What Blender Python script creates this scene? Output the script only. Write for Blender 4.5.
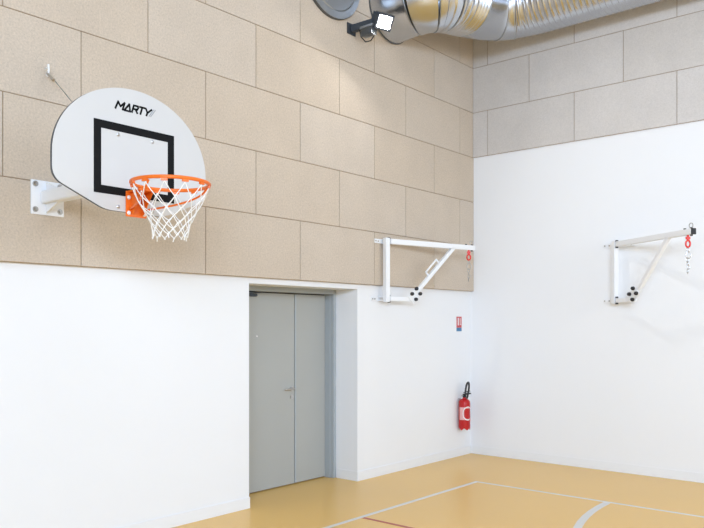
import bpy, bmesh, math, random
from mathutils import Vector, Matrix
random.seed(7)
for o in list(bpy.data.objects): bpy.data.objects.remove(o)
SC = bpy.context.scene
COL = SC.collection
PI = math.pi
V = Vector

# ------------------------------------------------------------------ camera
cam_d = bpy.data.cameras.new('camera'); cam = bpy.data.objects.new('camera', cam_d); COL.objects.link(cam)
F_PX, Y0 = 751.54, 324.28
cam_d.sensor_fit = 'HORIZONTAL'; cam_d.sensor_width = 36.0
cam_d.lens = F_PX / 704 * 36.0
cam_d.shift_x = 0.0
cam_d.shift_y = (Y0 - 264.0) / 704.0
cam.location = (5.3531, -8.7982, 1.744)
cam.rotation_euler = (PI/2, 0, 0.7032)
cam_d.clip_end = 200
SC.camera = cam

# ------------------------------------------------------------------ light
SC.view_settings.view_transform = 'Standard'; SC.view_settings.look = 'None'
SC.view_settings.gamma = 1.0; SC.view_settings.exposure = -0.12
w = bpy.data.worlds.new('world'); SC.world = w; w.use_nodes = True
w.node_tree.nodes['Background'].inputs[0].default_value = (0.75, 0.85, 1.0, 1)
w.node_tree.nodes['Background'].inputs[1].default_value = 0.2

def area(name, loc, target, sx, sy, power, color=(1, 1, 1)):
    l = bpy.data.lights.new(name, 'AREA'); l.shape = 'RECTANGLE'; l.size = sx; l.size_y = sy
    l.energy = power; l.color = color
    o = bpy.data.objects.new(name, l); COL.objects.link(o); o.location = loc
    d = V(target) - V(loc); o.rotation_euler = d.to_track_quat('-Z', 'Y').to_euler()
    return o
# lamp on the wall behind the photographer (throws the bracket and backboard shadows)
area('wall_lamp_light', (5.5, -11.8, 3.3), (1.0, -1.5, 3.0), 0.5, 0.5, 60, (0.84, 0.93, 1.07))
# strip of high windows behind the photographer
area('window_and_fill_light', (7.4, -11.75, 3.9), (5.0, -1, 3.0), 7.5, 1.4, 1090, (0.68, 0.88, 1.17))
# added fill light by the unseen opposite wall, brightens left wall and door
area('window_and_fill_light', (11.8, -3.2, 3.8), (0, -1.8, 2.4), 5.5, 2.4, 270, (0.90, 0.95, 1.0))
# added overhead fill light below the ceiling, lifts floor and walls
area('ceiling_fill_light', (5.6, -5.6, 8.4), (5.6, -5.6, 0), 6.0, 5.0, 150, (0.86, 0.94, 1.03))

# ------------------------------------------------------------------ materials
def srgb(r, g, b):
    f = lambda c: (c/255/12.92) if c/255 <= 0.04045 else ((c/255+0.055)/1.055)**2.4
    return (f(r), f(g), f(b), 1.0)
def mat(name, col, rough=0.5, metal=0.0, noise=0.0, nscale=8.0, bump=0.0, bscale=60.0, spec=0.5):
    m = bpy.data.materials.new(name); m.use_nodes = True
    nt = m.node_tree; b = nt.nodes['Principled BSDF']
    b.inputs['Base Color'].default_value = col
    b.inputs['Roughness'].default_value = rough; b.inputs['Metallic'].default_value = metal
    b.inputs['Specular IOR Level'].default_value = spec
    tc = nt.nodes.new('ShaderNodeTexCoord')
    if noise > 0:
        n = nt.nodes.new('ShaderNodeTexNoise'); n.inputs['Scale'].default_value = nscale; n.inputs['Detail'].default_value = 4
        nt.links.new(tc.outputs['Object'], n.inputs['Vector'])
        mr = nt.nodes.new('ShaderNodeMapRange'); mr.inputs[3].default_value = 1-noise; mr.inputs[4].default_value = 1+noise
        nt.links.new(n.outputs['Fac'], mr.inputs[0])
        mx = nt.nodes.new('ShaderNodeMix'); mx.data_type = 'RGBA'; mx.blend_type = 'MULTIPLY'; mx.inputs[0].default_value = 1
        mx.inputs[6].default_value = col; nt.links.new(mr.outputs[0], mx.inputs[7])
        nt.links.new(mx.outputs[2], b.inputs['Base Color'])
    if bump > 0:
        n2 = nt.nodes.new('ShaderNodeTexNoise'); n2.inputs['Scale'].default_value = bscale; n2.inputs['Detail'].default_value = 3
        nt.links.new(tc.outputs['Object'], n2.inputs['Vector'])
        bp = nt.nodes.new('ShaderNodeBump'); bp.inputs['Strength'].default_value = bump; bp.inputs['Distance'].default_value = 0.01
        nt.links.new(n2.outputs['Fac'], bp.inputs['Height']); nt.links.new(bp.outputs['Normal'], b.inputs['Normal'])
    return m

def panel_mat(name, base, amp=1.0):
    """wood-fibre acoustic board: each board a slightly different tone, fine straw-like flecks"""
    m = bpy.data.materials.new(name); m.use_nodes = True
    nt = m.node_tree; b = nt.nodes['Principled BSDF']; L = nt.links.new
    b.inputs['Roughness'].default_value = 0.9; b.inputs['Specular IOR Level'].default_value = 0.15
    tc = nt.nodes.new('ShaderNodeTexCoord'); geo = nt.nodes.new('ShaderNodeNewGeometry')
    def noise(scale, det, rough=0.6):
        n = nt.nodes.new('ShaderNodeTexNoise'); n.inputs['Scale'].default_value = scale
        n.inputs['Detail'].default_value = det; n.inputs['Roughness'].default_value = rough
        L(tc.outputs['Object'], n.inputs['Vector']); return n
    def rng(sock, a, bb, c, d):
        r = nt.nodes.new('ShaderNodeMapRange'); r.inputs[1].default_value = a; r.inputs[2].default_value = bb
        r.inputs[3].default_value = c; r.inputs[4].default_value = d; L(sock, r.inputs[0]); return r.outputs[0]
    def mul(x, y):
        q = nt.nodes.new('ShaderNodeMath'); q.operation = 'MULTIPLY'; L(x, q.inputs[0]); L(y, q.inputs[1]); return q.outputs[0]
    isl = rng(geo.outputs['Random Per Island'], 0, 1, 0.95, 1.05)
    flecks = rng(noise(62, 3, 0.75).outputs['Fac'], 0.3, 0.7, 1-0.17*amp, 1+0.14*amp)
    cloud = rng(noise(2.2, 3).outputs['Fac'], 0.3, 0.7, 0.965, 1.035)
    vo = nt.nodes.new('ShaderNodeTexVoronoi'); vo.inputs['Scale'].default_value = 42
    L(tc.outputs['Object'], vo.inputs['Vector'])
    pits = rng(vo.outputs['Distance'], 0.06, 0.2, 1-0.26*amp, 1.0)
    val = mul(mul(isl, flecks), mul(cloud, pits))
    ramp = nt.nodes.new('ShaderNodeMix'); ramp.data_type = 'RGBA'
    ramp.inputs[6].default_value = srgb(*base[0]); ramp.inputs[7].default_value = srgb(*base[1])
    L(geo.outputs['Random Per Island'], ramp.inputs[0])
    mx = nt.nodes.new('ShaderNodeMix'); mx.data_type = 'RGBA'; mx.blend_type = 'MULTIPLY'; mx.inputs[0].default_value = 1
    L(ramp.outputs[2], mx.inputs[6]); L(val, mx.inputs[7]); L(mx.outputs[2], b.inputs['Base Color'])
    bp = nt.nodes.new('ShaderNodeBump'); bp.inputs['Strength'].default_value = 0.25; bp.inputs['Distance'].default_value = 0.004
    L(flecks, bp.inputs['Height']); L(bp.outputs['Normal'], b.inputs['Normal'])
    return m

M_WHITE = mat('white_wall_paint', srgb(239, 241, 244), 0.75, noise=0.01, nscale=1.5, bump=0.03, bscale=160, spec=0.2)
M_BASE = mat('white_baseboard_paint', srgb(237, 239, 242), 0.65, noise=0.01, nscale=5, spec=0.3)
M_PANEL_L = panel_mat('wood_fibre_board_warm', ((206, 191, 173), (199, 187, 173)), 0.8)
M_PANEL_R = panel_mat('wood_fibre_board_pale', ((208, 203, 198), (204, 200, 197)), 0.45)
M_BACKING = mat('board_joint_backing', srgb(160, 136, 110), 0.9, noise=0.05)
M_FLOOR = mat('ochre_sports_floor', srgb(229, 184, 98), 0.30, noise=0.03, nscale=1.2, bump=0.015, bscale=300, spec=0.5)
M_LINE_W = mat('white_floor_paint', srgb(214, 213, 212), 0.45, noise=0.02)
M_LINE_R = mat('red_floor_paint', srgb(178, 84, 70), 0.45, noise=0.02)
M_CEIL = mat('ceiling_board', srgb(138, 132, 124), 0.9, noise=0.02)
M_DOOR = mat('grey_door_paint', srgb(174, 176, 173), 0.5, noise=0.012, nscale=3, spec=0.3)
M_FRAME = mat('grey_frame_paint', srgb(170, 177, 181), 0.45, noise=0.01, spec=0.4)
M_GAP = mat('dark_gap_rubber', srgb(60, 60, 58), 0.8, noise=0.05)
M_STEEL = mat('brushed_steel', srgb(190, 190, 190), 0.3, 1.0, noise=0.05, nscale=40)
M_GALV = mat('galvanised_duct_steel', srgb(196, 200, 206), 0.26, 1.0, noise=0.06, nscale=5, bump=0.02, bscale=14)
M_GALV_DULL = mat('dull_galvanised_steel', srgb(176, 180, 184), 0.42, 1.0, noise=0.06, nscale=6)
M_SEAL = mat('dark_duct_seal', srgb(85, 85, 84), 0.6, noise=0.05)
M_POWDER = mat('white_powder_coated_steel', srgb(238, 240, 243), 0.4, noise=0.01, nscale=6)
M_BOARD = mat('white_laminate_board', srgb(204, 204, 204), 0.35, noise=0.008, nscale=3)
M_EDGE = mat('grey_board_edge', srgb(90, 93, 97), 0.6, noise=0.04)
M_BLACK = mat('black_print', srgb(15, 16, 19), 0.7, noise=0.04, spec=0.2)
M_GREYPRINT = mat('grey_print', srgb(150, 153, 158), 0.5, noise=0.02)
M_ORANGE = mat('orange_hoop_enamel', srgb(237, 114, 28), 0.38, noise=0.02)
M_NET = mat('white_net_cord', srgb(240, 240, 238), 0.8, noise=0.03, nscale=60)
M_CAP = mat('black_plastic_cap', srgb(28, 29, 32), 0.45, noise=0.04)
M_RED = mat('red_enamel', srgb(186, 15, 17), 0.3, noise=0.03)
M_REDMETAL = mat('red_anodised_swivel', srgb(222, 45, 40), 0.35, noise=0.03)
M_LABEL = mat('pale_label_print', srgb(226, 176, 174), 0.5, noise=0.04, nscale=50)
M_LABELW = mat('white_label_print', srgb(240, 236, 236), 0.5, noise=0.02)
M_SIGNRED = mat('sign_red', srgb(200, 78, 84), 0.5, noise=0.02)
M_SIGNBLUE = mat('sign_blue', srgb(74, 128, 172), 0.5, noise=0.02)
M_SIGNPINK = mat('sign_white', srgb(240, 226, 228), 0.5, noise=0.02)
M_LAMPGREY = mat('lamp_housing_grey', srgb(66, 72, 80), 0.45, 0.4, noise=0.04)
def emit(name, col, s):
    m = bpy.data.materials.new(name); m.use_nodes = True; nt = m.node_tree
    b = nt.nodes['Principled BSDF']; b.inputs['Base Color'].default_value = (0.8, 0.8, 0.8, 1)
    b.inputs['Emission Color'].default_value = col; b.inputs['Emission Strength'].default_value = s
    return m
M_LED = emit('lit_led_lens', (1, 0.98, 0.95, 1), 60)

# ------------------------------------------------------------------ mesh helpers
class MB:
    def __init__(self): self.bm = bmesh.new()
    def _mark(self): return set(self.bm.verts)
    def box(self, c, h, ax=None):
        """centre, half sizes, optional three axes"""
        c = V(c); ax = [V(a).normalized() for a in ax] if ax else [V((1,0,0)), V((0,1,0)), V((0,0,1))]
        vs = [self.bm.verts.new(c + ax[0]*h[0]*i + ax[1]*h[1]*j + ax[2]*h[2]*k) for i in (-1,1) for j in (-1,1) for k in (-1,1)]
        for f in ((0,1,3,2),(4,6,7,5),(0,4,5,1),(2,3,7,6),(0,2,6,4),(1,5,7,3)):
            self.bm.faces.new([vs[q] for q in f])
        return self
    def box2(self, a, b):
        a, b = V(a), V(b); return self.box((a+b)/2, [abs(x)/2 for x in (b-a)])
    def bar(self, a, b, wdt, hgt, up=(0,0,1)):
        a, b = V(a), V(b); d = (b-a).normalized(); s = d.cross(V(up)).normalized(); u = s.cross(d).normalized()
        return self.box((a+b)/2, ((b-a).length/2, wdt/2, hgt/2), (d, s, u))
    def sweep(self, pts, rad, seg=12, closed=False, cap=True, up=(0,0,1)):
        pts = [V(p) for p in pts]; n = len(pts); rings = []
        T = []
        for i in range(n):
            a = pts[(i-1) % n] if (closed or i > 0) else pts[0]
            b = pts[(i+1) % n] if (closed or i < n-1) else pts[-1]
            T.append((b-a).normalized())
        ref = V(up)
        if abs(T[0].dot(ref)) > 0.95: ref = V((1,0,0))
        N = (ref - T[0]*ref.dot(T[0])).normalized()
        for i in range(n):
            N = (N - T[i]*N.dot(T[i])).normalized(); B = T[i].cross(N)
            ring = []
            for k in range(seg):
                th = 2*PI*k/seg
                r = rad(i, th) if callable(rad) else rad
                ring.append(self.bm.verts.new(pts[i] + (N*math.cos(th) + B*math.sin(th))*r))
            rings.append(ring)
        for i in range(n if closed else n-1):
            r0, r1 = rings[i], rings[(i+1) % n]
            for k in range(seg):
                self.bm.faces.new((r0[k], r0[(k+1) % seg], r1[(k+1) % seg], r1[k]))
        if cap and not closed:
            self.bm.faces.new(rings[0][::-1]); self.bm.faces.new(rings[-1])
        return self
    def cyl(self, a, b, r, seg=20): return self.sweep([a, b], r, seg)
    def torus(self, c, nrm, R, r, seg=40, s2=10, sx=1.0, updir=None):
        n = V(nrm).normalized(); a = V(updir) if updir else (V((0,0,1)) if abs(n.z) < 0.9 else V((1,0,0)))
        u = (a - n*a.dot(n)).normalized(); v = n.cross(u)
        return self.sweep([V(c) + u*R*sx*math.cos(2*PI*i/seg) + v*R*math.sin(2*PI*i/seg) for i in range(seg)], r, s2, closed=True, up=n)
    def lathe(self, base, prof, seg=32, axis=(0,0,1)):
        ax = V(axis).normalized(); a = V((1,0,0)) if abs(ax.x) < 0.9 else V((0,1,0))
        u = (a - ax*a.dot(ax)).normalized(); v = ax.cross(u); rings = []
        for r, z in prof:
            rings.append([self.bm.verts.new(V(base) + ax*z + (u*math.cos(2*PI*k/seg) + v*math.sin(2*PI*k/seg))*max(r, 1e-4)) for k in range(seg)])
        for r0, r1 in zip(rings, rings[1:]):
            for k in range(seg): self.bm.faces.new((r0[k], r0[(k+1) % seg], r1[(k+1) % seg], r1[k]))
        self.bm.faces.new(rings[0][::-1]); self.bm.faces.new(rings[-1])
        return self
    def prism(self, poly, d):
        """poly: 3D points of a planar outline, d: extrusion vector"""
        a = [self.bm.verts.new(V(p)) for p in poly]; b = [self.bm.verts.new(V(p)+V(d)) for p in poly]
        n = len(a)
        self.bm.faces.new(a[::-1]); self.bm.faces.new(b)
        for i in range(n): self.bm.faces.new((a[i], a[(i+1) % n], b[(i+1) % n], b[i]))
        return self
    def build(self, name, m, parent=None, bevel=0.0, smooth=True, mats=None):
        bm = self.bm
        bmesh.ops.recalc_face_normals(bm, faces=bm.faces)
        if bevel > 0:
            es = [e for e in bm.edges if len(e.link_faces) == 2 and e.calc_face_angle(0) > 0.7]
            bmesh.ops.bevel(bm, geom=es, offset=bevel, segments=2, affect='EDGES', clamp_overlap=True)
        if smooth:
            for f in bm.faces: f.smooth = True
            for e in bm.edges: e.smooth = e.calc_face_angle(0) < 0.6 if len(e.link_faces) == 2 else False
        off = V((0,0,0)); q = parent
        while q is not None: off += q.location; q = q.parent
        for v in bm.verts: v.co -= off
        me = bpy.data.meshes.new(name); bm.to_mesh(me); bm.free()
        for x in (mats or [m]): me.materials.append(x)
        o = bpy.data.objects.new(name, me); COL.objects.link(o)
        if parent: o.parent = parent
        return o
def thing(name, label, cat, loc, group=None):
    o = bpy.data.objects.new(name, None); COL.objects.link(o); o.location = loc; o.empty_display_size = 0.1
    o['label'] = label; o['category'] = cat
    if group: o['group'] = group
    return o
def struct(o, label=None, cat=None):
    o['kind'] = 'structure'
    if label: o['label'] = label
    if cat: o['category'] = cat
    return o

# ------------------------------------------------------------------ room shell
XMAX, YMIN, ZC = 12.0, -12.0, 8.6
TL, TR = 0.049, 0.027                 # thickness of the wood-fibre boards
ZL, ZR = 2.188, 3.985                 # where the boards start on each wall
DY0, DY1, DZ = -3.994, -2.390, 2.134  # door opening
struct(MB().box2((-0.62, YMIN-0.3, -0.1), (XMAX+0.3, 0.3, 0)).build('floor', M_FLOOR, smooth=False), 'ochre yellow smooth sports hall floor', 'floor')
b = MB()
b.box2((-0.6, YMIN-0.3, 0), (0, DY0, ZC)); b.box2((-0.6, DY1, 0), (0, 0.3, ZC)); b.box2((-0.6, DY0, DZ), (0, DY1, ZC))
wall_l = struct(b.build('wall_left', M_WHITE, smooth=False), 'long wall with the grey door, white below and board-clad above', 'wall')
wall_r = struct(MB().box2((0, 0, 0), (XMAX+0.3, 0.3, ZC)).build('wall_right', M_WHITE, smooth=False), 'plain wall right of the corner, tall white lower part', 'wall')
wall_b = struct(MB().box2((0, YMIN-0.3, 0), (XMAX+0.3, YMIN, ZC)).build('wall_back', M_WHITE, smooth=False), 'white wall behind the viewer', 'wall')
wall_f = struct(MB().box2((XMAX, YMIN, 0), (XMAX+0.3, 0, ZC)).build('wall_far', M_WHITE, smooth=False), 'white wall opposite the door', 'wall')
struct(MB().box2((-0.6, YMIN-0.3, ZC), (XMAX+0.3, 0.3, ZC+0.2)).build('ceiling', M_CEIL, smooth=False), 'high pale ceiling', 'ceiling')

def cladding(wall, z0, along, start, pitch, lo, hi, thick, m, name):
    """boards 1.2 x 0.6 m in running bond; along = 'y' (left wall) or 'x' (right wall)"""
    g, t0, bv = 0.0032, 0.0, 0.004
    pb = MB(); row = 0; z = z0
    while z < ZC - 0.02:
        z1 = min(z+0.6, ZC-0.005)
        ph = (row+1) % 2 if along == 'y' else row % 2
        js = [lo]; k = math.floor((lo-start)/(2*pitch)) - 1
        while True:
            v = start + (2*k+ph)*pitch; k += 1
            if v >= hi-0.02: break
            if v > lo+0.02: js.append(v)
        js.append(hi)
        for a, c in zip(js, js[1:]):
            if along == 'y': P = ((thick-0.008, a+g, z+g), (thick, c-g, z1-g))
            else: P = ((a+g, -thick, z+g), (c-g, -thick+0.008, z1-g))
            pb.box2(*P)
        z += 0.6; row += 1
    o = pb.build(name, m, wall, bevel=0.002, smooth=False); o['kind'] = 'structure'
    bb = MB()
    if along == 'y': bb.box2((0, lo, z0+0.003), (thick-0.007, hi, ZC-0.004))
    else: bb.box2((lo, -thick+0.007, z0+0.003), (hi, 0, ZC-0.004))
    q = bb.build('joint_backing', M_BACKING, wall, smooth=False); q['kind'] = 'structure'
cladding(wall_l, ZL, 'y', -6.3495, 0.6, YMIN+0.01, -0.001, TL, M_PANEL_L, 'acoustic_board_cladding')
cladding(wall_r, ZR, 'x', 0.274, 0.603, TL+0.001, XMAX-0.01, TR, M_PANEL_R, 'acoustic_board_cladding')

# baseboards
BH, BT = 0.107, 0.008
struct(MB().box2((0, YMIN, 0), (BT, DY0+BT, BH)).box2((-0.30, DY0, 0), (0, DY0+BT, BH)).build('baseboard_left', M_BASE, bevel=0.002), 'white baseboard left of the door', 'baseboard')
struct(MB().box2((0, DY1-BT, 0), (BT, 0, BH)).box2((-0.30, DY1-BT, 0), (0, DY1, BH)).build('baseboard_left', M_BASE, bevel=0.002), 'white baseboard between the door and the corner', 'baseboard')
struct(MB().box2((BT, -BT, 0), (XMAX, 0, BH)).build('baseboard_right', M_BASE, bevel=0.002), 'white baseboard under the right wall', 'baseboard')

# double door deep in the wall
FX0, FX1 = -0.46, -0.315
fr = MB()
fr.box2((FX0, DY0, 0), (FX1, DY0+0.045, DZ)).box2((FX0, DY1-0.045, 0), (FX1, DY1, DZ)).box2((FX0, DY0+0.045, DZ-0.05), (FX1, DY1-0.045, DZ))
fr.box2((FX0, DY0+0.045, 0), (FX1-0.045, DY0+0.058, DZ-0.05)).box2((FX0, DY1-0.058, 0), (FX1-0.045, DY1-0.045, DZ-0.05))
door = struct(fr.build('door_1', M_FRAME, bevel=0.003), 'grey double door with unequal leaves, set deep in the white wall', 'door')
LX = -0.432; LS = -2.945; ZT = DZ-0.062
for y0, y1 in ((DY0+0.062, LS-0.003), (LS+0.003, DY1-0.061)):
    lf = MB().box2((LX-0.05, y0, 0.012), (LX, y1, ZT)).build('door_leaf', M_DOOR, door, bevel=0.002)
    if y1 < LS:
        h = MB()
        h.cyl((LX, LS-0.045, 1.045), (LX+0.008, LS-0.045, 1.045), 0.026).cyl((LX+0.006, LS-0.045, 1.045), (LX+0.055, LS-0.045, 1.045), 0.009)
        h.sweep([(LX+0.05, LS-0.04, 1.045), (LX+0.056, LS-0.07, 1.046), (LX+0.056, LS-0.18, 1.046), (LX+0.05, LS-0.19, 1.045)], 0.009)
        h.build('lever_handle', M_STEEL, lf)
        MB().cyl((LX, LS-0.045, 0.955), (LX+0.009, LS-0.045, 0.955), 0.024).box((LX+0.01, LS-0.045, 0.95), (0.003, 0.005, 0.011)).build('lock_escutcheon', M_STEEL, lf)
        MB().cyl((LX, -3.50, 1.62), (LX+0.006, -3.50, 1.62), 0.008).build('spyhole', M_LABELW, lf)
    else:
        MB().box2((LX+0.0, y0-0.003, 0.02), (LX+0.006, y0+0.022, ZT-0.01)).build('meeting_stile_strip', M_FRAME, lf, bevel=0.001)
MB().box2((LX-0.03, LS-0.004, 0.012), (LX-0.012, LS+0.004, ZT)).build('door_seal', M_GAP, door)
MB().box2((LX-0.05, DY0+0.05, ZT+0.001), (LX-0.012, DY1-0.05, DZ-0.05)).build('top_seal', M_GAP, door)
cl = MB().box2((LX, -3.78, ZT-0.042), (LX+0.04, -3.52, ZT-0.012)).build('door_closer', M_LAMPGREY, door, bevel=0.006)
MB().bar((LX+0.03, -3.62, ZT-0.012), (FX1-0.05, -3.45, ZT+0.002), 0.018, 0.006).build('closer_arm', M_LAMPGREY, door)

# painted court lines
def line(name, pts, wd, m, label):
    q = MB(); z0, z1 = 0.0, 0.0015
    up = []; dn = []
    for i, p in enumerate(pts):
        a = V(pts[max(i-1, 0)]); c = V(pts[min(i+1, len(pts)-1)]); d = (c-a).normalized(); nrm = V((-d.y, d.x))
        up.append(V(p)+nrm*wd/2); dn.append(V(p)-nrm*wd/2)
    for i in range(len(pts)-1):
        q.prism([(*dn[i], z0), (*dn[i+1], z0), (*up[i+1], z0), (*up[i], z0)], (0, 0, z1))
    return struct(q.build(name, m, smooth=False), label, 'floor marking')
line('trim_1', [(1.022, -12), (1.022, -1.5755)], 0.045, M_LINE_W, 'white court line running towards the corner along the left wall')
line('trim_2', [(0.9995, -1.555), (12, -1.555)], 0.04, M_LINE_W, 'white court line parallel to the right wall')
line('trim_3', [(6.104-3.6*math.cos(t*0.06), -1.58-3.6*math.sin(t*0.06)) for t in range(0, 27)], 0.07, M_LINE_W, 'curved white court line at the right edge of the floor')
line('trim_4', [(1.05, -3.566), (9, -3.566)], 0.04, M_LINE_R, 'thin red court line')

# ------------------------------------------------------------------ basketball goal
BX, BY = 1.20, -6.0335
goal = thing('basketball_goal', 'fan-shaped white basketball backboard with orange hoop on a wall arm, upper left', 'basketball goal', (TL, BY, 2.55))
wp = MB().box2((TL, BY-0.116, 2.546), (TL+0.012, BY+0.138, 2.797)).build('wall_plate', M_POWDER, goal, bevel=0.003)
for sy in (-1, 1):
    for z in (2.582, 2.768):
        y = BY+0.011+sy*0.095
        MB().cyl((TL+0.012, y, z), (TL+0.016, y, z), 0.021).lathe((TL+0.016, y, z), [(0.0135, 0), (0.0135, 0.008), (0.010, 0.012)], 6, (1,0,0)).build('bolt', M_STEEL, wp)
ar = MB().box2((TL+0.012, BY-0.045, 2.63), (BX-0.06, BY+0.045, 2.72))
arm = ar.build('support_arm', M_POWDER, goal, bevel=0.006)
MB().prism([(TL+0.012, BY-0.006, 2.72), (TL+0.20, BY-0.006, 2.72), (TL+0.012, BY-0.006, 2.79)], (0, 0.012, 0)).build('gusset', M_POWDER, arm)
MB().prism([(TL+0.012, BY-0.006, 2.63), (TL+0.20, BY-0.006, 2.63), (TL+0.012, BY-0.006, 2.56)], (0, 0.012, 0)).build('gusset', M_POWDER, arm)
fm = MB()
for yy in (-0.125, 0.125): fm.box2((BX-0.06, BY+yy-0.02, 2.46), (BX-0.02, BY+yy+0.02, 2.97))
for zz in (2.48, 2.675, 2.93): fm.box2((BX-0.055, BY-0.14, zz-0.02), (BX-0.022, BY+0.14, zz+0.02))
fm.build('mounting_frame', M_POWDER, goal, bevel=0.003)
# board outline
out = []
zc, A_, B_ = 2.757, 0.561, 0.478
for i in range(0, 49):
    t = PI*i/48; out.append((A_*math.cos(t), zc+B_*math.sin(t)))
def rnd(p0, p1, p2, r, n=6):
    a = (V(p0)-V(p1)).normalized(); c = (V(p2)-V(p1)).normalized(); d = r
    s, e = V(p1)+a*d, V(p1)+c*d; return [tuple((s*(1-t)**2 + V(p1)*2*t*(1-t) + e*t*t)) for t in [k/n for k in range(n+1)]]
zl, zb = 2.60, 2.452
out += rnd((-A_, zc), (-A_, zl), (-0.22, zb), 0.07)
out += rnd((-A_, zl), (-0.215, zb), (0, zb), 0.05)
out += rnd((0, zb), (0.215, zb), (A_, zl), 0.05)
out += rnd((0.215, zb), (A_, zl), (A_, zc), 0.07)
bd = MB().prism([(BX-0.022, BY+y, z) for y, z in out], (0.022, 0, 0)).build('backboard', M_BOARD, goal, smooth=False, mats=[M_BOARD, M_EDGE])
for p in bd.data.polygons:
    if abs(p.normal.x) < 0.5: p.material_index = 1
tg = MB(); X0, X1 = BX, BX+0.0015
RW, RZ0, RZ1, LW = 0.295, 2.55, 3.0, 0.05
tg.box2((X0, BY-RW, RZ0), (X1, BY+RW, RZ0+LW)).box2((X0, BY-RW, RZ1-LW), (X1, BY+RW, RZ1))
tg.box2((X0, BY-RW, RZ0+LW), (X1, BY-RW+LW, RZ1-LW)).box2((X0, BY+RW-LW, RZ0+LW), (X1, BY+RW, RZ1-LW))
t_ = tg.build('target_rectangle', M_BLACK, bd, smooth=False); t_['label'] = 'black painted rectangle'
# lettering
def stroke(q, pts, wd):
    for a, c in zip(pts, pts[1:]):
        d = (V(c)-V(a)).normalized(); n = V((-d.y, d.x))*wd/2; e = d*wd*0.35
        a2, c2 = V(a)-e, V(c)+e
        q.prism([(BX, BY+p.x, p.y) for p in (a2-n, c2-n, c2+n, a2+n)], (0.0012, 0, 0))
LB, LT, W_ = 3.092, 3.137, 0.0125
sl = lambda y, z: (y + (z-LB)*0.30, z)
def letters(name, strokes, m, wd=W_):
    q = MB()
    for s in strokes: stroke(q, [sl(*p) for p in s], wd)
    return q.build(name, m, bd, smooth=False)
MIDZ = (LB+LT)/2
lg = letters('lettering', [
    [(-0.146, LB), (-0.140, LT), (-0.1155, MIDZ-0.004), (-0.094, LT), (-0.095, LB)],
    [(-0.083, LB), (-0.060, LT), (-0.041, LB), (-0.083, LB)],
    [(-0.028, LB), (-0.027, LT), (0.003, LT), (0.008, LT-0.010), (0.004, MIDZ), (-0.022, MIDZ)], [(-0.008, MIDZ), (0.011, LB)],
    [(0.017, LT), (0.055, LT)], [(0.035, LT), (0.035, LB)],
    [(0.062, LT), (0.082, MIDZ-0.004), (0.106, LT)], [(0.082, MIDZ), (0.080, LB)],
], M_BLACK); lg['label'] = 'black lettering'
letters('lettering_slash', [[(0.100, LB), (0.122, LT+0.004)], [(0.112, LB), (0.134, LT+0.004)]], M_GREYPRINT, 0.005)
for y, z in ((-0.126, 2.930), (0.126, 2.930), (-0.126, 2.479), (0.126, 2.479)):
    MB().lathe((BX, BY+y, z), [(0.011, 0), (0.011, 0.002), (0.006, 0.006)], 12, (1,0,0)).build('screw', M_STEEL, bd)
# hoop
HX, HZ, HR, hr = 1.567, 2.596, 0.2310, 0.0112
hp = MB().torus((HX, BY, HZ), (0,0,1), HR, hr, 64, 12).build('hoop_ring', M_ORANGE, goal)
pl = MB().box2((BX+0.0015, BY-0.075, 2.425), (BX+0.009, BY+0.075, 2.585))
pl.box2((BX+0.009, BY-0.07, 2.577), (HX-HR+0.012, BY+0.07, 2.585))
for s in (-1, 1):
    pl.prism([(BX+0.009, BY+s*0.035, 2.577), (BX+0.009, BY+s*0.035, 2.44), (BX+0.03, BY+s*0.035, 2.44), (HX-HR, BY+s*0.035, 2.577)], (0, 0.006*s, 0))
hpl = pl.build('hoop_bracket', M_ORANGE, goal, bevel=0.0015)
for y in (-0.056, 0.056):
    for z in (2.448, 2.545):
        MB().lathe((BX+0.009, BY+y, z), [(0.013, 0), (0.013, 0.004), (0.009, 0.009), (0.003, 0.011)], 14, (1,0,0)).build('bolt', M_LABELW, hpl)
for s in (-1, 1):
    pts = []
    for k in range(15):
        t = k/14
        ang = 1.20
        ex, ey = HX+HR*math.cos(PI-ang)*0+HR*math.cos(ang)*0.55, BY+s*HR*math.sin(ang)*0.97
        p0, p1, p2, p3 = V((BX+0.012, BY+s*0.05, 2.475)), V((BX+0.22, BY+s*0.11, 2.483)), V((ex-0.02, ey+0.0, 2.515)), V((ex+0.03, ey, 2.580))
        pts.append(p0*(1-t)**3 + p1*3*t*(1-t)**2 + p2*3*t*t*(1-t) + p3*t**3)
    MB().sweep(pts, 0.0065, 8).build('brace_rod', M_ORANGE, hp)
NH = 12
for k in range(NH):
    a = 2*PI*(k+0.5)/NH; cx, cy = HX+math.cos(a)*HR, BY+math.sin(a)*HR
    rd = (math.cos(a), math.sin(a), 0); tn = (-math.sin(a), math.cos(a), 0)
    MB().box((cx, cy, HZ-0.014), (0.006, 0.019, 0.009), (rd, tn, (0,0,1))).build('net_hook', M_ORANGE, hp)
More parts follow.
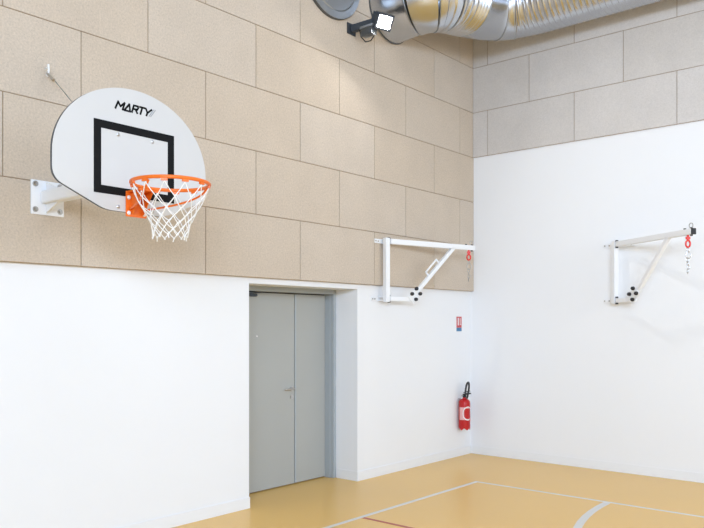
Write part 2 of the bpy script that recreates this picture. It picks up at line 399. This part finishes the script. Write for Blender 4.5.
# net
nt_ = MB()
rows = [(HR-0.002, 2.573), (0.195, 2.485), (0.160, 2.432), (0.135, 2.388), (0.118, 2.346), (0.108, 2.310), (0.102, 2.275)]
rnd_ = random.Random(3)
def node(r, k):
    R_, z_ = rows[r]; a = 2*PI*(k + 0.5 + (0.5 if r % 2 else 0))/NH
    j = 0.006 if r > 0 else 0
    rr = random.Random(r*100 + k % NH)
    return V((HX + (R_+rr.uniform(-j, j))*math.cos(a), BY + (R_+rr.uniform(-j, j))*math.sin(a), z_+rr.uniform(-j, j)))
for r in range(len(rows)-1):
    for k in range(NH):
        for dk in ((0, -1) if r % 2 == 0 else (0, 1)):
            nt_.sweep([node(r, k), (node(r, k)+node(r+1, k+dk))/2 + V((0,0,-0.004)), node(r+1, k+dk)], 0.0029, 6)
for k in range(NH):
    n_ = node(len(rows)-1, k); nt_.lathe(n_+V((0,0,-0.008)), [(0.004, 0), (0.0065, 0.006), (0.004, 0.012)], 8)
    if k % 2 == 0: nt_.sweep([n_, n_+V((rnd_.uniform(-.01,.01), rnd_.uniform(-.01,.01), -0.025))], 0.0035, 6)
net = nt_.build('net', M_NET, hp); net['label'] = 'white cord net'
# stay cable with wall eye
HK = V((TL, -6.036, 3.585))
st = MB().sweep([HK+V((0.035, 0.012, 0.0)), V((BX-0.09, BY, 2.74))], 0.0035, 8).build('stay_cable', M_GALV_DULL, goal)
MB().cyl((TL, HK.y, 3.625), (TL+0.05, HK.y, 3.625), 0.006).sweep([(TL+0.045, HK.y, 3.648), (TL+0.05, HK.y, 3.615), (TL+0.045, HK.y, 3.575), (TL+0.03, HK.y, 3.566), (TL+0.018, HK.y, 3.578)], 0.0075, 10).build('wall_hook', M_POWDER, goal)
dcb = (V((BX-0.09, BY, 2.74)) - HK).normalized()
MB().sweep([HK+V((0.035, 0.0, 0.0)) + dcb*0.0, HK+V((0.035, 0.0, 0.0)) + dcb*0.11], 0.011, 10).torus(HK+V((0.033,0,0.0)), (0,1,0), 0.014, 0.004, 16, 6).build('cable_clamp', M_STEEL, st)

# ------------------------------------------------------------------ swing-out wall brackets
def make_bracket(label, base, nrm, tan, adir, wall_off, s, zt, sleeve):
    """base: wall-side point of the post axis (x, y); nrm: out of wall; tan: along wall; adir: arm direction in plan"""
    P = V((*base, 0)); n = V((*nrm, 0)); t = V((*tan, 0)); a = V((*adir, 0)).normalized(); pr_ = V((a.y, -a.x, 0))
    z = lambda h: V((0, 0, h))
    zb = zt-0.655
    root = thing('wall_bracket', label, 'wall bracket', P+z(zb-0.05), 'white swing-out wall brackets')
    for h, off in ((zt, wall_off[0]), (zb, wall_off[1])):
        d = -0.12 + off                          # wall surface measured from the post axis along nrm
        q = MB().box(P+n*(d+0.006)+z(h), (0.006, 0.138 if sleeve else 0.185, 0.024), (n, t, (0,0,1)))
        for sg in (-1, 1): q.box(P+n*((d-0.03)/2+0.006)+z(h+0.02*sg), ((-d-0.03)/2+0.03, 0.022, 0.004), (n, t, (0,0,1)))
        wp = q.build('wall_plate', M_POWDER, root, bevel=0.002)
        for sg in ((-0.12, -0.08, 0.11) if sleeve else (-0.165, -0.11, 0.15)):
            c = P+n*(d+0.012)+t*sg+z(h); MB().lathe(c, [(0.011, 0), (0.011, 0.004), (0.006, 0.009)], 6, n).build('bolt', M_STEEL, wp)
        for sg in (-1, 1):
            c = P+n*0.0+a*0.035+z(h+sg*0.036); MB().cyl(c-z(0.009), c+z(0.009), 0.017, 12).build('hinge_cap', M_CAP, root)
    po = MB().box(P+z((zt+zb)/2), (0.03, 0.03, 0.365), (a, pr_, (0,0,1))).build('post', M_POWDER, root, bevel=0.004)
    L = 1.31*s
    MB().box(P+a*((0.045+L)/2)+z(zt), ((L-0.045)/2, 0.025, 0.03), (a, pr_, (0,0,1))).build('arm', M_POWDER, root, bevel=0.004)
    MB().box(P+a*(L+0.006)+z(zt), (0.007, 0.026, 0.031), (a, pr_, (0,0,1))).build('end_cap', M_CAP if not sleeve else M_POWDER, root, bevel=0.002)
    sb = P+a*(0.37*s)+z(zb+0.03); stp = P+a*((0.985 if sleeve else 0.94)*s)+z(zt-0.02); sd = (stp-sb).normalized()
    MB().bar(sb, stp, 0.042, 0.05, pr_).build('strut', M_POWDER, root, bevel=0.004)
    MB().box(P+a*((0.04+0.38*s)/2)+z(zb), ((0.38*s-0.04)/2, 0.02, 0.024), (a, pr_, (0,0,1))).build('lower_arm', M_POWDER, root, bevel=0.003)
    side = 1 if pr_.dot(V((5.35, -8.8, 0))-P) > 0 else -1
    gp = MB().box(sb+sd*0.02+pr_*side*0.026, (0.085, 0.06, 0.004), (sd, sd.cross(pr_), pr_)).build('gusset_plate', M_POWDER, root, bevel=0.002)
    kc = P+a*(0.395*s)+z(zb+0.062)
    for da, dz in ((0, 0.062), (-0.066, 0), (0.056, 0.004), (-0.008, -0.062)):
        c = kc+a*da+z(dz)+pr_*side*0.03
        MB().lathe(c, [(0.020, 0), (0.022, 0.006), (0.020, 0.026), (0.012, 0.034)], 14, pr_*side).build('knob', M_CAP, root)
    if sleeve:
        m_ = sb+sd*0.45*s; up_ = sd.cross(pr_).normalized(); up_ = up_ if up_.z > 0 else -up_
        q = MB(); 
        q.bar(m_-sd*0.12+up_*0.075, m_+sd*0.12+up_*0.075, 0.02, 0.014, pr_)
        for e in (-1, 1): q.bar(m_+sd*0.113*e+up_*0.02, m_+sd*0.113*e+up_*0.08, 0.02, 0.014, pr_)
        q.build('locking_handle', M_POWDER, root, bevel=0.002)
    else:
        pass
    # fittings at the arm's end
    e = P+a*(L-0.075)
    for dz in (0.036, -0.036):
        for dd in (-0.045, 0.05):
            if dz < 0 and dd < 0: continue
            MB().cyl(e+a*dd+z(zt+dz-0.007), e+a*dd+z(zt+dz+0.007), 0.014, 12).build('bolt_cap', M_CAP, root)
    MB().torus(e+a*0.045+z(zt+0.062), pr_, 0.026, 0.005, 24, 8).build('lifting_eye', M_STEEL, root)
    face = V((0.65, -0.76, 0))
    sw = MB().cyl(e+z(zt-0.058), e+z(zt-0.028), 0.012, 14).box(e+z(zt-0.060), (0.021, 0.010, 0.013), ((0.76,0.65,0), face, (0,0,1)))
    sw.cyl(e+z(zt-0.085), e+z(zt-0.070), 0.014, 12)
    sw.torus(e+z(zt-0.118), face, 0.022, 0.009, 28, 10, sx=1.55)
    o = sw.build('swivel', M_REDMETAL, root); o['label'] = 'red swivel ring'
    ch = MB(); zz = zt-0.178
    for k in range(6):
        nn = face if k % 2 == 0 else V((0.76, 0.65, 0))
        if k == 1:      # snap hook, wider than the links
            ch.sweep([e+z(zz+0.03)+V((0.76,0.65,0))*0.004, e+z(zz-0.015)+V((0.76,0.65,0))*0.034, e+z(zz-0.045)+V((0.76,0.65,0))*0.022, e+z(zz-0.055), e+z(zz-0.03)-V((0.76,0.65,0))*0.026, e+z(zz+0.03)-V((0.76,0.65,0))*0.004], 0.0055, 8); zz -= 0.066
        else:
            ch.torus(e+V((0.004*math.sin(k*2), 0, 0))+z(zz), nn, 0.0135, 0.0048, 20, 8, sx=1.75); zz -= 0.037
    ch.build('chain', M_STEEL, root)
    return root
make_bracket('white swing-out bracket on the left wall, spanning boards and corner', (0.12, -2.018), (1, 0), (0, 1), (0.255, 0.967), (TL, 0.0), 1.035, 2.69, True)
make_bracket('white swing-out bracket on the plain right wall', (2.021, -0.12), (0, -1), (1, 0), (0.83, -0.56), (0.0, 0.0), 0.985, 2.676, False)

# ------------------------------------------------------------------ fire extinguisher and its sign
EX, EY, EZ, ER = 0.088, -0.30, 0.358, 0.076
ext = thing('fire_extinguisher', 'red fire extinguisher hung on the white wall beside the corner', 'fire extinguisher', (EX, EY, EZ))
body = MB().lathe((EX, EY, EZ+0.045), [(ER-0.006, 0), (ER, 0.006), (ER, 0.305), (ER*0.95, 0.328), (ER*0.78, 0.348), (ER*0.45, 0.362), (0.022, 0.366), (0.022, 0.38)], 36).build('cylinder_body', M_RED, ext)
sk = MB()   # scalloped foot
N_ = 48
ro = [sk.bm.verts.new((EX+(ER+0.001)*math.cos(2*PI*k/N_), EY+(ER+0.001)*math.sin(2*PI*k/N_), EZ+0.06)) for k in range(N_)]
rb_ = [sk.bm.verts.new((EX+(ER-0.002)*math.cos(2*PI*k/N_), EY+(ER-0.002)*math.sin(2*PI*k/N_), EZ+0.012+0.012*math.cos(2*PI*k/N_*6))) for k in range(N_)]
ri = [sk.bm.verts.new((EX+(ER-0.008)*math.cos(2*PI*k/N_), EY+(ER-0.008)*math.sin(2*PI*k/N_), EZ+0.012+0.012*math.cos(2*PI*k/N_*6))) for k in range(N_)]
for k in range(N_):
    j = (k+1) % N_; sk.bm.faces.new((ro[k], ro[j], rb_[j], rb_[k])); sk.bm.faces.new((rb_[k], rb_[j], ri[j], ri[k]))
sk.build('foot_ring', M_RED, ext)
zt = EZ+0.42
vv = MB().lathe((EX, EY, zt), [(0.020, 0), (0.024, 0.008), (0.024, 0.03), (0.014, 0.036), (0.014, 0.05)], 18)
vv.build('valve', M_CAP, ext)
MB().bar((EX, EY-0.03, zt+0.045), (EX+0.03, EY+0.10, zt+0.052), 0.026, 0.018).bar((EX, EY-0.02, zt+0.07), (EX+0.03, EY+0.09, zt+0.085), 0.02, 0.008).build('carry_lever', M_CAP, ext, bevel=0.002)
hs = []
for k in range(25):
    t = k/24
    p0, p1, p2, p3 = V((EX+0.02, EY-0.01, zt+0.02)), V((EX+0.03, EY-0.03, zt+0.26)), V((EX+0.03, EY+0.15, zt+0.27)), V((EX+0.045, EY-0.01, zt-0.005))
    hs.append(p0*(1-t)**3 + p1*3*t*(1-t)**2 + p2*3*t*t*(1-t) + p3*t**3)
MB().sweep(hs, 0.0125, 10).build('hose', M_CAP, ext)
MB().box((EX, EY-0.05, zt+0.03), (0.006, 0.02, 0.005)).build('safety_pin', M_STEEL, ext)
va = math.atan2(-8.8-EY, 5.35-EX)     # direction of the printed front
def patch(q, a0, a1, z0, z1, r, n=14):
    for k in range(n):
        x0, x1 = a0+(a1-a0)*k/n, a0+(a1-a0)*(k+1)/n
        P4 = [(EX+r*math.cos(x), EY+r*math.sin(x), zz) for x, zz in ((x0, z0), (x1, z0), (x1, z1), (x0, z1))]
        q.bm.faces.new([q.bm.verts.new(p) for p in P4])
q = MB(); patch(q, va-0.95, va+1.0, EZ+0.135, EZ+0.30, ER+0.0008); lb = q.build('label', M_LABEL, body, smooth=False); lb['label'] = 'pale printed label'
q = MB(); patch(q, va-0.05, va+0.98, EZ+0.15, EZ+0.285, ER+0.0012); q.build('label_panel', M_RED, body, smooth=False)
q = MB()
for k in range(18):
    a0 = 0.7+k*(4.6/18); a1 = 0.7+(k+1)*(4.6/18)
    P4 = []
    for rr, an in ((0.058, a0), (0.068, a0), (0.068, a1), (0.058, a1)):
        x = va+0.62+rr*1.05*math.cos(an)/ER; P4.append((EX+(ER+0.0018)*math.cos(x), EY+(ER+0.0018)*math.sin(x), EZ+0.22+rr*1.35*math.sin(an)))
    q.bm.faces.new([q.bm.verts.new(p) for p in P4])
q.build('label_arc', M_LABELW, body, smooth=False)
MB().box((0.006, EY, EZ+0.33), (0.006, 0.012, 0.07)).box((0.012, EY, EZ+0.40), (0.012, 0.016, 0.012)).build('wall_mount', M_STEEL, ext)

sg = thing('safety_sign', 'small red and blue fire sign on the white wall above the extinguisher', 'sign', (0.0, -0.294, 1.655))
MB().box2((0, -0.355, 1.70), (0.003, -0.233, 1.845)).build('red_panel', M_SIGNRED, sg)
q = MB().box2((0.003, -0.330, 1.730), (0.0036, -0.300, 1.828)).box2((0.003, -0.276, 1.735), (0.0036, -0.262, 1.825)).box2((0.003, -0.262, 1.735), (0.0036, -0.246, 1.745))
q.build('pictogram', M_SIGNPINK, sg)
MB().box2((0, -0.355, 1.652), (0.003, -0.233, 1.698)).build('blue_panel', M_SIGNBLUE, sg)

# ------------------------------------------------------------------ ventilation duct
DR = 0.37
def fillet_path(pts, radii, step):
    """poly-line with rounded corners, sampled every step; returns points and arc length"""
    pts = [V(p) for p in pts]; dense = [pts[0]]
    for i in range(1, len(pts)-1):
        r = radii[i-1]; a = (pts[i-1]-pts[i]).normalized(); c = (pts[i+1]-pts[i]).normalized()
        s, e = pts[i]+a*r, pts[i]+c*r
        for k in range(25):
            t = k/24; dense.append(s*(1-t)**2 + pts[i]*2*t*(1-t) + e*t*t)
    dense.append(pts[-1])
    cum = [0.0]
    for a, c in zip(dense, dense[1:]): cum.append(cum[-1]+(c-a).length)
    return dense, cum
DUCT, CUM = fillet_path([(0.0, -1.87, 5.37), (0.66, -1.87, 5.42), (0.71, -0.52, 5.605), (5.2, -0.55, 5.61)], (0.40, 0.60), 0.01)
def at(s):
    for i in range(1, len(CUM)):
        if CUM[i] >= s:
            t = (s-CUM[i-1])/max(CUM[i]-CUM[i-1], 1e-9); return DUCT[i-1].lerp(DUCT[i], t)
    return DUCT[-1]
duct = thing('ventilation_duct', 'long shiny ribbed metal air duct bending along the top of the right wall', 'air duct', (0.0, -1.87, 5.35))
def duct_part(name, s0, s1, fn, step, m=M_GALV, seg=64):
    n = max(2, int(round((s1-s0)/step))+1)
    ss = [s0+(s1-s0)*k/(n-1) for k in range(n)]
    return MB().sweep([at(s) for s in ss], lambda i, th: fn(ss[i], th), seg, cap=False).build(name, m, duct)
TOT = CUM[-1]
pleat = lambda pitch, amp: (lambda s, th: DR + amp*math.sin(2*PI*s/pitch))
def spiral(pitch, amp):
    def f(s, th):
        x = (s/pitch + th/(2*PI)) % 1.0; d = min(x, 1-x)
        return DR + amp*max(0.0, 1-(d/0.2)**2)
    return f
flat = lambda s, th: DR
S1, S2, S3, S4, S5, S6 = 0.40, 0.60, 0.76, 1.14, 1.70, 1.90
print('duct length', TOT)
duct_part('smooth_section', 0.0, S1, flat, 0.05)
duct_part('smooth_section', S1+0.006, S2, lambda s, th: DR+0.006, 0.05)
duct_part('bend', S2+0.004, S3, lambda s, th: DR + (0.000 if int((s-S2)/0.05) % 2 else 0.013), 0.01)
duct_part('flexible_bend', S3, S4, pleat(0.058, 0.014), 0.006)
duct_part('smooth_section', S4, S5, lambda s, th: DR+0.003, 0.03)
duct_part('collar', S5, S6, lambda s, th: DR+0.008, 0.03)
duct_part('spiral_duct', S6, TOT, spiral(0.068, 0.008), 0.006)
for s in (0.05, S1, S2, S3, S4, S5, S6):
    T = (at(s+0.01)-at(s-0.01)).normalized()
    MB().torus(at(s), T, DR+0.006, 0.0045, 64, 8).build('seam_ring', M_SEAL if s == 0.05 else M_GALV_DULL, duct)
for x in (3.1, 4.7):
    hb = MB()
    hb.torus((x, -0.55, 5.62), (1, 0, 0), DR+0.013, 0.006, 48, 8)
    hb.cyl((x, -0.55, 5.62+DR), (x, -0.55, ZC-0.001), 0.006, 8).build('hanger', M_GALV_DULL, duct)

stub = thing('duct_stub', 'round capped duct end projecting from the boards left of the floodlight', 'air duct', (TL, -2.90, 5.42))
SX, SY, SZ, SR = TL+0.001, -2.885, 5.42, 0.445
MB().lathe((SX, SY, SZ), [(SR, 0), (SR, 0.028), (SR-0.006, 0.032)], 64, (1,0,0)).build('rim', M_SEAL, stub)
MB().lathe((SX, SY, SZ), [(SR-0.006, 0.031), (SR-0.006, 0.040), (SR-0.075, 0.044), (SR-0.083, 0.036), (SR-0.092, 0.044), (0.01, 0.050)], 64, (1,0,0)).build('end_cap', M_GALV_DULL, stub)

# ------------------------------------------------------------------ floodlight (lit)
FL = V((0.42, -2.44, 4.975))
fl = thing('floodlight', 'small lit floodlight on the wall in front of the duct', 'floodlight', (TL, -2.52, 4.9))
aim = V((0.80, -0.25, -0.55)).normalized()
side = aim.cross(V((0,0,1))).normalized(); upv = side.cross(aim).normalized()
hd = MB().box(FL-aim*0.032, (0.03, 0.105, 0.085), (aim, side, upv))
for k in range(7): hd.box(FL-aim*0.10+side*(-0.084+0.028*k), (0.04, 0.004, 0.07), (aim, side, upv))
hd.build('housing', M_LAMPGREY, fl, bevel=0.003)
MB().box(FL-aim*0.002, (0.004, 0.078, 0.062), (aim, side, upv)).build('lens', M_LED, fl)
hk = MB()
for k in range(6): hk.box((TL+0.13+0.028*k, -2.50, 4.905), (0.004, 0.045, 0.05))
hk.box((TL+0.20, -2.50, 4.945), (0.09, 0.05, 0.012)).build('heat_sink', M_GALV_DULL, fl)
MB().bar((TL+0.01, -2.56, 4.955), FL-aim*0.06+V((-0.02,-0.02,0.0)), 0.06, 0.075).box((TL+0.007, -2.56, 4.955), (0.006, 0.07, 0.06)).build('mounting_arm', M_LAMPGREY, fl, bevel=0.003)
cb = [V((TL+0.10, -2.53, 4.93)), V((TL+0.11, -2.52, 4.86)), V((TL+0.14, -2.48, 4.81)), V((TL+0.19, -2.45, 4.82)), V((TL+0.23, -2.44, 4.87)), V((TL+0.26, -2.43, 4.93))]
MB().sweep(cb, 0.007, 8).build('cable', M_CAP, fl)
ll = bpy.data.lights.new('flood_beam', 'AREA'); ll.shape = 'RECTANGLE'; ll.size = 0.15; ll.size_y = 0.11; ll.energy = 32; ll.color = (1, 0.98, 0.95)
lo = bpy.data.objects.new('flood_beam', ll); COL.objects.link(lo); lo.location = FL+aim*0.012; lo.rotation_euler = aim.to_track_quat('-Z', 'Y').to_euler()
